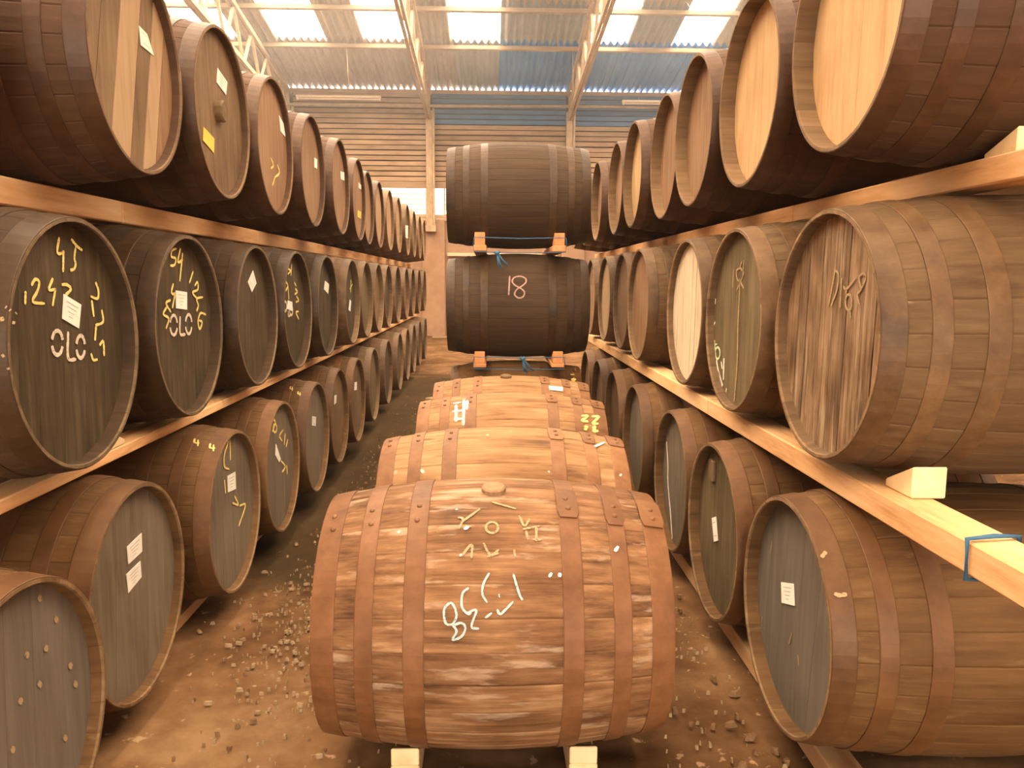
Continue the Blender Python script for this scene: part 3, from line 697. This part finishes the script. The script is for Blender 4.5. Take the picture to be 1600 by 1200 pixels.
# ------------------------------------------------------------------ marks on the casks
def c2(p): return sc_(p, 0, 320, .35)
k = CK[(-1, 1, 0)]
k.strokes('chalk_stroke', 'head', c2([
  [(265, 145), (257, 213), (286, 214)], [(284, 203), (283, 300)], [(318, 153), (345, 185), (368, 203)], [(340, 183), (333, 238), (339, 262), (332, 286), (314, 292)],
  [(115, 385), (113, 445)], [(140, 360), (158, 333), (176, 345), (168, 385), (147, 432), (200, 441)], [(237, 328), (220, 378), (250, 377)], [(249, 372), (236, 452)],
  [(276, 357), (300, 357), (317, 377), (292, 405)], [(427, 345), (440, 382), (436, 418), (404, 408)], [(410, 425), (420, 500)], [(455, 468), (461, 522), (426, 538)],
  [(430, 540), (425, 606)], [(407, 663), (418, 692), (436, 690)], [(445, 628), (462, 610), (466, 675)]]), .008, CH_Y, 'yellow chalk stroke')
k.strokes('stencil_stroke', 'head', c2([ell(257, 616, 24, 54, 14, .3, 2.9), ell(257, 616, 24, 54, 14, 3.4, 6.05), [(305, 566), (305, 683), (340, 690)], ell(361, 634, 19, 50, 14, .3, 2.9), ell(361, 634, 19, 50, 14, 3.4, 6.05)]), .010, PAINT_W, 'white stencilled stroke of OLO')
k.paper('head', c2([[(285, 398), (363, 446), (353, 552), (279, 508)]])[0])
k = CK[(-1, 1, 1)]
k.strokes('chalk_stroke', 'head', c2([
  [(788, 195), (768, 205), (766, 232), (785, 240), (780, 268), (760, 272)], [(806, 195), (795, 255), (817, 245)], [(816, 215), (803, 342)],
  [(863, 298), (846, 350)], [(870, 362), (882, 345), (884, 378), (860, 392), (882, 420)], [(906, 412), (879, 420), (886, 450), (878, 475)], [(920, 490), (896, 484), (885, 520), (892, 555), (903, 525), (888, 515)],
  [(775, 352), (766, 392), (784, 400)], [(784, 390), (770, 462)], [(762, 425), (742, 440), (764, 480)], [(746, 455), (730, 488), (754, 508), (742, 553)]]), .009, CH_Y, 'yellow chalk stroke')
k.strokes('stencil_stroke', 'head', c2([ell(776, 537, 16, 44, 14, .3, 2.9), ell(776, 537, 16, 44, 14, 3.4, 6.05), [(805, 498), (805, 575), (828, 578)], ell(843, 533, 14, 43, 14, .3, 2.9), ell(843, 533, 14, 43, 14, 3.4, 6.05)]), .011, PAINT_W, 'white stencilled stroke of OLO')
k.paper('head', c2([[(785, 382), (835, 390), (835, 468), (787, 462)]])[0])
CK[(-1, 1, 2)].paper('head', c2([[(1130, 293), (1145, 350), (1125, 390), (1107, 345)]])[0], lines=2)
def c5(p): return sc_(p, 380, 380, .26667)
k = CK[(-1, 1, 3)]
k.strokes('chalk_stroke', 'head', c5([[(272, 115), (260, 145), (278, 160), (262, 182)], [(285, 120), (280, 190)], [(240, 215), (262, 245), (250, 280)], [(262, 240), (268, 330)], [(240, 280), (232, 305)],
  [(300, 228), (310, 250)], [(305, 265), (318, 285), (302, 300)], [(312, 310), (326, 335), (308, 345)], [(325, 400), (310, 405), (326, 445)]]), .011, CH_Y, 'yellow chalk stroke')
k.strokes('stencil_stroke', 'head', c5([ell(247, 370, 9, 28), ell(282, 395, 9, 26), [(265, 395), (265, 425), (275, 425)]]), .013, PAINT_W, 'white stencilled stroke of OLO')
k.paper('head', c5([[(262, 335), (288, 345), (288, 398), (258, 385)]])[0], lines=2)
CK[(-1, 1, 4)].paper('head', c5([[(480, 220), (503, 240), (498, 297), (474, 270)]])[0], lines=0)
CK[(-1, 1, 5)].strokes('chalk_stroke', 'head', c5([[(632, 215), (630, 290)], [(640, 240), (625, 270)]]), .014, CH_Y)
CK[(-1, 1, 5)].paper('head', c5([[(625, 330), (633, 340), (628, 400), (618, 390)]])[0], lines=0)
k = CK[(-1, 1, 0)]
k.strokes('paint_fleck', 'side', c2([[(24, 455), (30, 458)], [(42, 468), (47, 472)], [(55, 525), (68, 527)], [(70, 485), (74, 482)], [(8, 668), (18, 680)], [(34, 728), (40, 736)], [(8, 500), (10, 520)]]), .010, CH_F, 'pale paint fleck')
def c3(p): return sc_(p, 0, 640, .4668)
k = CK[(-1, 0, 1)]
k.paper('head', c3([[(425, 460), (474, 413), (476, 475), (430, 518)]])[0]); k.paper('head', c3([[(423, 552), (470, 507), (474, 560), (430, 614)]])[0])
k = CK[(-1, 0, 2)]
k.paper('head', c3([[(762, 222), (788, 208), (790, 265), (764, 277)]])[0])
k.strokes('chalk_stroke', 'head', c3([[(754, 90), (764, 108), (752, 150), (752, 190), (768, 200)], [(770, 98), (772, 170)], [(752, 235), (756, 280)], [(785, 288), (798, 318), (778, 312)], [(802, 322), (822, 320), (800, 390)]]), .009, CH_Y, 'yellow chalk stroke')
k = CK[(-1, 0, 3)]
k.paper('head', c3([[(924, 115), (940, 165), (935, 176), (922, 152)]])[0], lines=0)
k.strokes('chalk_stroke', 'head', c3([[(908, 32), (922, 40), (912, 75)], ell(921, 62, 6, 14), [(948, 68), (936, 88), (945, 105)], [(955, 80), (952, 118)], [(964, 100), (958, 125)], [(940, 170), (955, 190), (945, 210)], [(960, 185), (962, 215)]]), .010, CH_Y, 'yellow chalk stroke')
CK[(-1, 0, 4)].paper('head', c3([[(1046, 22), (1058, 24), (1057, 55), (1045, 53)]])[0], lines=2)
CK[(-1, 0, 5)].paper('head', c5([[(535, 892), (547, 888), (545, 935), (534, 945)]])[0], lines=0)
CK[(-1, 0, 6)].paper('head', c5([[(653, 815), (666, 812), (665, 860), (651, 862)]])[0], lines=0)
for key, pts in (((-1, 0, 2), [(660, 108), (712, 125)]), ((-1, 0, 4), [(285, 850), (330, 880)])):
    f = c3 if key[2] == 2 else c5
    pl = []
    for a, b in pts: pl += [[(a-8, b-12), (a-9, b+2), (a+8, b+3)], [(a+3, b-8), (a+2, b+14)]]
    CK[key].strokes('stencil_stroke', 'side', f(pl), .007, CH_Y, 'faded yellow stencil stroke')
def c1(p): return sc_(p, 0, 0, 1/3)
CK[(-1, 2, 1)].paper('head', c1([[(652, 120), (690, 160), (722, 262), (662, 212)]])[0], lines=2)
k = CK[(-1, 2, 2)]
k.paper('head', c1([[(1020, 318), (1066, 385), (1060, 446), (1016, 386)]])[0]); k.paper('head', c1([[(955, 595), (1005, 650), (1003, 718), (952, 658)]])[0], YCARD, 'yellow_card', lines=0, label='yellow card')
p, n = k.hit_head(341, 174)
o = link('boss', disc_me('boss', .042, .030), HD['brownhead'], k.root, (p.x-.012, p.y, p.z+k.k.rb)); o.rotation_euler = (0, -math.pi/2, 0)
k = CK[(-1, 2, 3)]
k.paper('head', c1([[(1308, 540), (1335, 570), (1340, 642), (1316, 615)]])[0], lines=0)
k.strokes('chalk_stroke', 'head', c1([[(1270, 740), (1282, 775), (1270, 790)], [(1290, 830), (1278, 870)], [(1300, 770), (1310, 810), (1290, 830)]]), .010, CH_Y, 'yellow chalk stroke')
def c4(p): return sc_(p, 380, 150, .25)
CK[(-1, 2, 4)].paper('head', c4([[(445, 385), (462, 395), (462, 455), (446, 445)]])[0], lines=0)
CK[(-1, 2, 5)].paper('head', c4([[(608, 470), (632, 478), (632, 528), (610, 520)]])[0], lines=0)
CK[(-1, 2, 6)].paper('head', c4([[(722, 540), (738, 555), (738, 585), (722, 575)]])[0], lines=0)
CK[(-1, 2, 6)].paper('head', c4([[(718, 712), (736, 725), (734, 768), (716, 755)]])[0], YCARD, 'yellow_card', lines=0, label='yellow card')
CK[(-1, 2, 11)].paper('head', c4([[(1015, 808), (1030, 810), (1029, 890), (1015, 885)]])[0], lines=0)
def c6(p): return sc_(p, 1180, 300, .3832)
k = CK[(1, 1, 0)]
k.strokes('chalk_stroke', 'head', c6([[(325, 320), (312, 390), (298, 465)], [(325, 320), (338, 335), (332, 400), (308, 465)], [(352, 350), (345, 475)], [(358, 385), (372, 395), (410, 350)], [(372, 395), (368, 415)], ell(380, 450, 13, 32), [(384, 480), (388, 515)],
  [(440, 330), (422, 350), (430, 395), (415, 420), (425, 460)], [(440, 330), (450, 350), (430, 400)]]), .006, CH_F, 'faded pale chalk stroke')
def c7(p): return sc_(p, 900, 350, .28333)
k = CK[(1, 1, 1)]
k.strokes('chalk_stroke', 'head', c7([[(868, 250), (864, 350)], [(905, 243), (884, 258), (888, 305), (904, 318), (886, 365)], [(916, 205), (905, 240), (925, 270), (908, 320), (925, 355)], [(925, 200), (918, 300)]]), .008, CH_F, 'faded chalk stroke')
k.strokes('chalk_stroke', 'head', c7([[(760, 643), (766, 722)], [(742, 672), (778, 662)], ell(780, 712, 13, 32)]), .008, CH_G, 'pale green chalk stroke')
k.strokes('paint_splash', 'head', c7([[(742, 810), (765, 860), (760, 930)], [(775, 830), (782, 960)], [(800, 760), (806, 800)], [(815, 740), (812, 860)], [(798, 860), (792, 960)], [(765, 930), (780, 975)], [(830, 905), (826, 925)], [(755, 560), (768, 540)], [(757, 400), (750, 430)]]), .012, CH_W, 'white paint splash')
k.strokes('paint_run', 'head', c7([[(902, 300), (900, 400), (892, 560), (888, 760), (872, 980)]]), .011, CH_F, 'pale paint run')
def c8(p): return sc_(p, 900, 540, .38333)
k = CK[(1, 0, 2)]
k.strokes('paint_run', 'head', c8([[(368, 392), (374, 480), (374, 560), (384, 680), (392, 800)]]), .016, CH_W, 'white paint run')
k = CK[(1, 0, 1)]
k.paper('head', c8([[(553, 703), (570, 697), (578, 795), (562, 800)]])[0], lines=2)
p, n = k.hit_head(900+.3833*560, 540+.3833*508)
link('tap_block', box_me('tap_block', -.012, .004, -.028, .028, -.04, .04, .004), HD['brownhead'], k.root, (p.x, p.y, p.z+k.k.rb), label='small wooden block fixed to the head')
def c9(p): return sc_(p, 1140, 700, .41667)
k = CK[(1, 0, 0)]
k.paper('head', c9([[(193, 503), (240, 509), (243, 592), (195, 580)]])[0])
k.strokes('scratch', 'head', c9([[(158, 350), (152, 395)], [(233, 690), (222, 735)], [(255, 775), (258, 815)], [(122, 630), (120, 655)]]), .005, CH_F)
k.strokes('worn_patch', 'side', c9([[(345, 410), (352, 400), (362, 388)], [(392, 545), (412, 552), (440, 548)]]), .010, CH_F, 'worn pale patch')
k = CK[(-1, 0, 0)]
rr = random.Random(3)
k.strokes('paint_spot', 'head', [[(u, v), (u+5, v+6)] for u, v in ((8, 913), (60, 932), (86, 965), (60, 1066), (108, 1037), (30, 1092), (116, 1066), (18, 1168), (100, 1150), (70, 1010), (40, 1020))], .014, CH_F, 'pale paint spot')
def f8(p): return sc_(p, 470, 560, .53345)
k = CK['f1']
k.strokes('chalk_stroke', 'side', f8([[(455, 738), (440, 716), (420, 735), (424, 775), (444, 778), (456, 755), (452, 735)], [(444, 778), (456, 800), (444, 824), (470, 815), (482, 790), (470, 775), (446, 782)],
  [(492, 672), (474, 688), (472, 728), (490, 748), (500, 742)], [(488, 745), (514, 738), (500, 785), (522, 792)], [(552, 628), (535, 660), (532, 690), (546, 715)], [(575, 735), (586, 748), (622, 712)], [(540, 760), (560, 745)], [(580, 690), (582, 700)],
  [(622, 630), (640, 690), (650, 708)]]), .0056, CH_B, 'pale blue chalk stroke')
k.strokes('stencil_stroke', 'side', f8([[(460, 465), (476, 470), (462, 500)], [(480, 490), (500, 492)], [(470, 580), (500, 545), (500, 585)], ell(560, 495, 18, 16), [(535, 540), (555, 575), (580, 560)], [(545, 580), (580, 570)], [(640, 460), (655, 490), (670, 470)], [(660, 505), (665, 530)], [(690, 490), (690, 535)],
  [(625, 560), (628, 580)], [(650, 500), (700, 490)], [(680, 530), (705, 530)], [(525, 440), (470, 480)], [(560, 420), (630, 440)]]), .006, CH_F, 'faded yellow stencil stroke')
k.strokes('paint_fleck', 'side', f8([[(455, 440), (458, 443)], [(470, 465), (474, 470)], [(478, 500), (492, 492)], [(465, 578), (472, 574)], [(920, 565), (930, 550)], [(285, 510), (292, 504)], [(727, 640), (735, 628)], [(758, 640), (759, 628)]]), .009, CH_W, 'white paint fleck')
k = CK['f2']
k.strokes('paint_fleck', 'side', f8([[(352, 325), (360, 335)], [(860, 258), (890, 245)], [(935, 345), (938, 338)], [(545, 225), (549, 223)], [(725, 333), (728, 330)]]), .013, CH_W, 'white paint fleck')
k = CK['f3']
k.strokes('chalk_stroke', 'side', f8([[(446, 132), (470, 128)], [(444, 155), (478, 152)], [(448, 178), (480, 176)], [(455, 135), (455, 185)], [(478, 120), (476, 195)], [(488, 122), (486, 150)]]), .014, CH_W, 'white chalk bar')
k.strokes('stencil_stroke', 'side', f8([[(822, 168), (840, 168), (824, 182), (842, 184)], [(852, 170), (872, 170), (856, 190), (872, 190)], [(830, 200), (838, 200), (832, 210)], [(855, 204), (862, 200), (858, 212), (872, 212)]]), .014, CH_Y, 'yellow stencil stroke')
CK['f4'].paper('side', f8([[(726, 80), (768, 84), (768, 96), (728, 92)]])[0], lines=1)
def c10(p): return sc_(p, 660, 200, .35)
CK['s2'].strokes('chalk_stroke', 'side', c10([[(390, 660), (385, 746)], [(462, 672), (440, 662), (412, 666), (401, 684), (414, 702), (440, 716), (456, 734), (448, 754), (428, 758), (412, 744), (420, 722), (446, 704), (462, 688), (462, 672)]]), .010, CH_P, 'pink chalk stroke of the number 18')
CK['f5'].strokes('stencil_stroke', 'side', c10([[(662, 1100), (678, 1100)], [(665, 1125), (680, 1120), (668, 1135)], [(664, 1150), (674, 1142), (668, 1158)]]), .02, CH_Y)

# ------------------------------------------------------------------ timber rails, chocks, twine
def rail(x0, x1, y0, y1, z0, z1, label, group, m=None):
    o = link('timber_rail', box_me('timber_rail', -(x1-x0)/2, (x1-x0)/2, -(y1-y0)/2, (y1-y0)/2, 0, z1-z0, .004), m or TIMBER, None, ((x0+x1)/2, (y0+y1)/2, z0+H), label=label, category='rail', group=group)
    return o
rk = HOGS.r
def rmax(a, b): return max(rk(a-.46), rk(min(b+.05, .46)-.46))+.0045
RS = []
for sd, lev, a, wdt in ((-1, 1, .12, .10), (-1, 2, .27, .10), (1, 1, .055, .10), (1, 2, .30, .10)):
    rc = rmax(a, a+wdt); zl = ZC[sd][lev-1]+rc; zh = ZC[sd][lev]-rc
    xh = -1.05 if sd < 0 else .865
    cuts = {(-1, 1): [1.25, 3.45, 5.9, 8.3, 10.8, 13.4], (-1, 2): [.85, 2.92, 4.62, 7.0, 9.4, 11.6, 13.5], (1, 1): [1.2, 3.25, 5.4, 7.3], (1, 2): [1.2, 3.05, 5.2, 7.1, 8.8]}[(sd, lev)]
    for i in range(len(cuts)-1):
        for bk in (0, 1):
            aa = a if not bk else .92-a-wdt
            xa, xb = sorted((xh+sd*aa, xh+sd*(aa+wdt)))
            side = 'left' if sd < 0 else 'right'; pos = 'lower' if lev == 1 else 'upper'
            lb = '%s length of the %s %s rail timber under the %s tier' % (ORD[i], side, pos, TIER[lev]) if not bk else '%s length of back rail timber behind the %s %s rail' % (ORD[i], side, pos)
            rail(xa, xb, cuts[i]+.002, cuts[i+1]-.002, zl, zh, lb, 'rails of the %s rack' % side)
    RS.append((sd, lev, xh, a, zl, zh))
# floor runners of the racks and of the aisle row
for sd, a, y1 in ((-1, .16, 13.2), (1, .085, 7.2)):
    rc = rmax(a, a+.09); zt_ = ZC[sd][0]-rc; side = 'left' if sd < 0 else 'right'; xh = -1.02 if sd < 0 else .812
    for bk in (0, 1):
        aa = a if not bk else .92-a-.09; xa, xb = sorted((xh+sd*aa, xh+sd*(aa+.09)))
        rail(xa, xb, 1.25 if sd < 0 else 1.72, y1, -H, zt_, '%s runner timber on the floor under the %s rack' % ('front' if not bk else 'back', side), 'floor runners')
def chock(x, y, z, wx, ly, hz, face, label, m=BLOCK, rz=0, group='wooden chocks'):
    """a wedge: full height at the end that faces -y, sloping down behind it"""
    vs = [(-wx/2, 0, 0), (wx/2, 0, 0), (wx/2, ly, 0), (-wx/2, ly, 0), (-wx/2, 0, hz), (wx/2, 0, hz), (wx/2, ly, hz*.25), (-wx/2, ly, hz*.25)]
    if not face: vs = [(a, -b, c) for a, b, c in vs]
    fs = [(3, 2, 1, 0), (4, 5, 6, 7), (0, 1, 5, 4), (1, 2, 6, 5), (2, 3, 7, 6), (3, 0, 4, 7)]
    if not face: fs = [f[::-1] for f in fs]
    bm = bmesh.new(); me = mesh('chock', vs, fs); bm.from_mesh(me); bmesh.ops.bevel(bm, geom=bm.edges[:], offset=.003, segments=1, affect='EDGES'); bm.to_mesh(me); bm.free()
    o = link('chock', me, m, None, (x, y, z+H), label=label, category='chock', group=group); o.rotation_euler = (0, 0, rz); return o
zb1 = .3645
for x, nm in ((-.232, 'left'), (.240, 'right')):
    rail(x-.038+.012, x+.038+.012, 1.93, 5.85, -H, -.908-zb1, '%s runner timber under the aisle row of casks' % nm, 'floor runners', BLOCK)
    chock(x+.012, 1.931, -.908-zb1+.0005, .074, .07, .05, True, 'bright sawn chock under the front aisle cask, on the %s' % nm)
for (sd, lev, xh, a, zl, zh) in RS:
    if (sd, lev) == (1, 1): chock(1.005, 1.72, zh+.001, .080, .12, .075, True, 'square pale chock on the right lower rail')
    if (sd, lev) == (1, 2): chock(1.235, 1.80, zh+.001, .085, .12, .060, True, 'pale chock on the right upper rail, by top cask')
    if (sd, lev) == (-1, 1): chock(-1.21, 2.42, zh+.001, .075, .10, .06, True, 'short chock on the left lower rail between the two nearest casks')
chock(.94, 1.735, ZC[1][0]-rmax(.085, .175)+.001, .07, .07, .06, True, 'pale chock on the floor runner before the nearest right cask')
# stack rails
zs1 = (-.908+BARREL.r(.18)+.0045, -.172-STACKED.r(.19)-.0045); zs2 = (-.172+STACKED.r(.19)+.0045, .575-STACKED.r(.19)-.0045)
TW = []
for lv, (za, zb) in enumerate((zs1, zs2)):
    for q, x in enumerate((-.062, .440)):
        sidew = 'left' if q == 0 else 'right'; lvw = ('middle', 'top')[lv]
        y0 = 4.98+.02*q
        rail(x-.042, x+.042, y0, 6.05, za, zb, '%s red timber rail under the %s stack cask' % (sidew, lvw), 'rails of the aisle stack', REDBLOCK)
        chock(x, y0+.01, zb+.001, .066, .15, .078, True, '%s red chock before the %s stack cask' % (sidew, lvw), REDBLOCK, group='chocks of the aisle stack')
    y = 4.965; xa, xb = -.062-.036, .440+.036; zA, zB = za-.004, zb+.045
    pts = [(xa, y, zB+H), (-.06, y-.006, zB+H), (.19, y, zB-.006+H), (.44, y-.006, zB+H), (xb, y, zB+H), (xb+.004, y, (zA+zB)/2+H), (xb, y, zA+H), (.19, y, zA-.006+H), (xa, y, zA+H), (xa-.004, y, (zA+zB)/2+H)]
    tw = empty('twine', (.19, y, zA+H), label='blue twine tied round the rails under the %s stack cask' % ('middle', 'top')[lv], category='twine', group='blue twine')
    rel = lambda P: [(a-.19, b-y, c-zA-H) for a, b, c in P]
    link('loop', tube_me('loop', rel(pts), .0026, 6, True), TWINE, tw)
    tx = .21 if lv == 0 else .045; tz = zB if lv == 0 else zA
    for dx, dz in ((.03, -.10), (.07, -.085), (.012, -.09)):
        link('tail', tube_me('tail', rel([(tx, y-.008, tz+H), (tx+dx*.5, y-.014, tz+dz*.6+H), (tx+dx, y-.012, tz+dz+H)]), .0055, 6), TWINE, tw)
    link('knot', tube_me('knot', rel([(tx-.015, y-.012, tz+H), (tx, y-.016, tz-.012+H), (tx+.015, y-.012, tz+H)]), .011, 6), TWINE, tw)
for q, (x, y, z, txt) in enumerate(((-.062, 4.98, (zs1[0]+zs1[1])/2, 0), (-.062, 4.98, (zs2[0]+zs2[1])/2, 1))): pass
# blue rope round the near end of the right lower rail
sd, lev, xh, a, zl, zh = RS[2]
x0, x1 = xh+a-.006, xh+a+.106
zz = [zl-.006+H, zh+.006+H]
link('rope', tube_me('rope', [(x0, 1.42, zz[0]), (x0, 1.425, zz[1]), ((x0+x1)/2, 1.43, zz[1]+.004), (x1, 1.44, zz[1]), (x1, 1.43, zz[0]), ((x0+x1)/2, 1.42, zz[0]-.003)], .005, 7, True), TWINE,
     label='blue rope tied round the near end of right lower rail', category='rope')

# ------------------------------------------------------------------ litter on the floor
rr = random.Random(11); vs, fs = [], []
def chip(x, y, s, flatn):
    b = len(vs); n = 6; a0 = rr.uniform(0, 6); zc = -.004+.006*(s > .006); asp = rr.uniform(.6, 1.5)
    for k_ in (0, 1):
        for i in range(n):
            a = a0+2*math.pi*i/n; q = s*rr.uniform(.5, 1.2)*(1 if k_ == 0 else .8); vs.append((x+q*math.cos(a)*asp, y+q*.8*math.sin(a)/asp, zc-.01 if k_ == 0 else zc+s*flatn*rr.uniform(.5, 1.2)))
    fs.append(tuple(b+n+i for i in range(n)))
    for i in range(n): fs.append((b+i, b+(i+1) % n, b+n+(i+1) % n, b+n+i))
for _ in range(650):
    x = rr.gauss(-.66, .16); y = rr.gauss(3.0, .38)
    if x < -.36: chip(x, y, rr.choice((.4, .6, 1))*rr.uniform(.003, .012), .12)
for _ in range(420): chip(rr.uniform(-.95, -.30), rr.uniform(2.6, 9.0), rr.uniform(.002, .008), .4)
for _ in range(60): chip(rr.uniform(-.95, -.30), rr.uniform(1.6, 3.0), rr.uniform(.002, .006), .4)
for _ in range(160): chip(rr.uniform(.5, .85), rr.uniform(1.7, 4.0), rr.uniform(.002, .007), .4)
link('debris', mesh('debris', vs, fs), CHIP, label='pale chips and flakes strewn over the earth floor', category='debris', kind='stuff')
vs, fs = [], []
for _ in range(260): chip(rr.uniform(-.95, -.28), rr.uniform(1.5, 8.0), rr.uniform(.002, .010), .5)
for _ in range(90): chip(rr.uniform(.45, .85), rr.uniform(1.6, 4.5), rr.uniform(.006, .018), .5)
link('grit', mesh('grit', vs, fs), STONE, label='dark clods and grit scattered over the earth floor', category='grit', kind='stuff')
for x, y, ln_, rz, lb in ((-1.05, 18.2, .55, .1, 'pale broken plank lying at the foot of the far wall'), (-.55, 17.9, .45, -.2, 'dark short plank lying before the far wall'), (-.62, 8.6, .16, .9, 'small pale wood scrap on the aisle floor far back')):
    o = link('plank_scrap', box_me('plank_scrap', -ln_/2, ln_/2, -.05, .05, 0, .045, .006), CHIP if 'pale' in lb else STONE, None, (x, y, 0.002), label=lb, category='plank'); o.rotation_euler = (0, 0, rz)
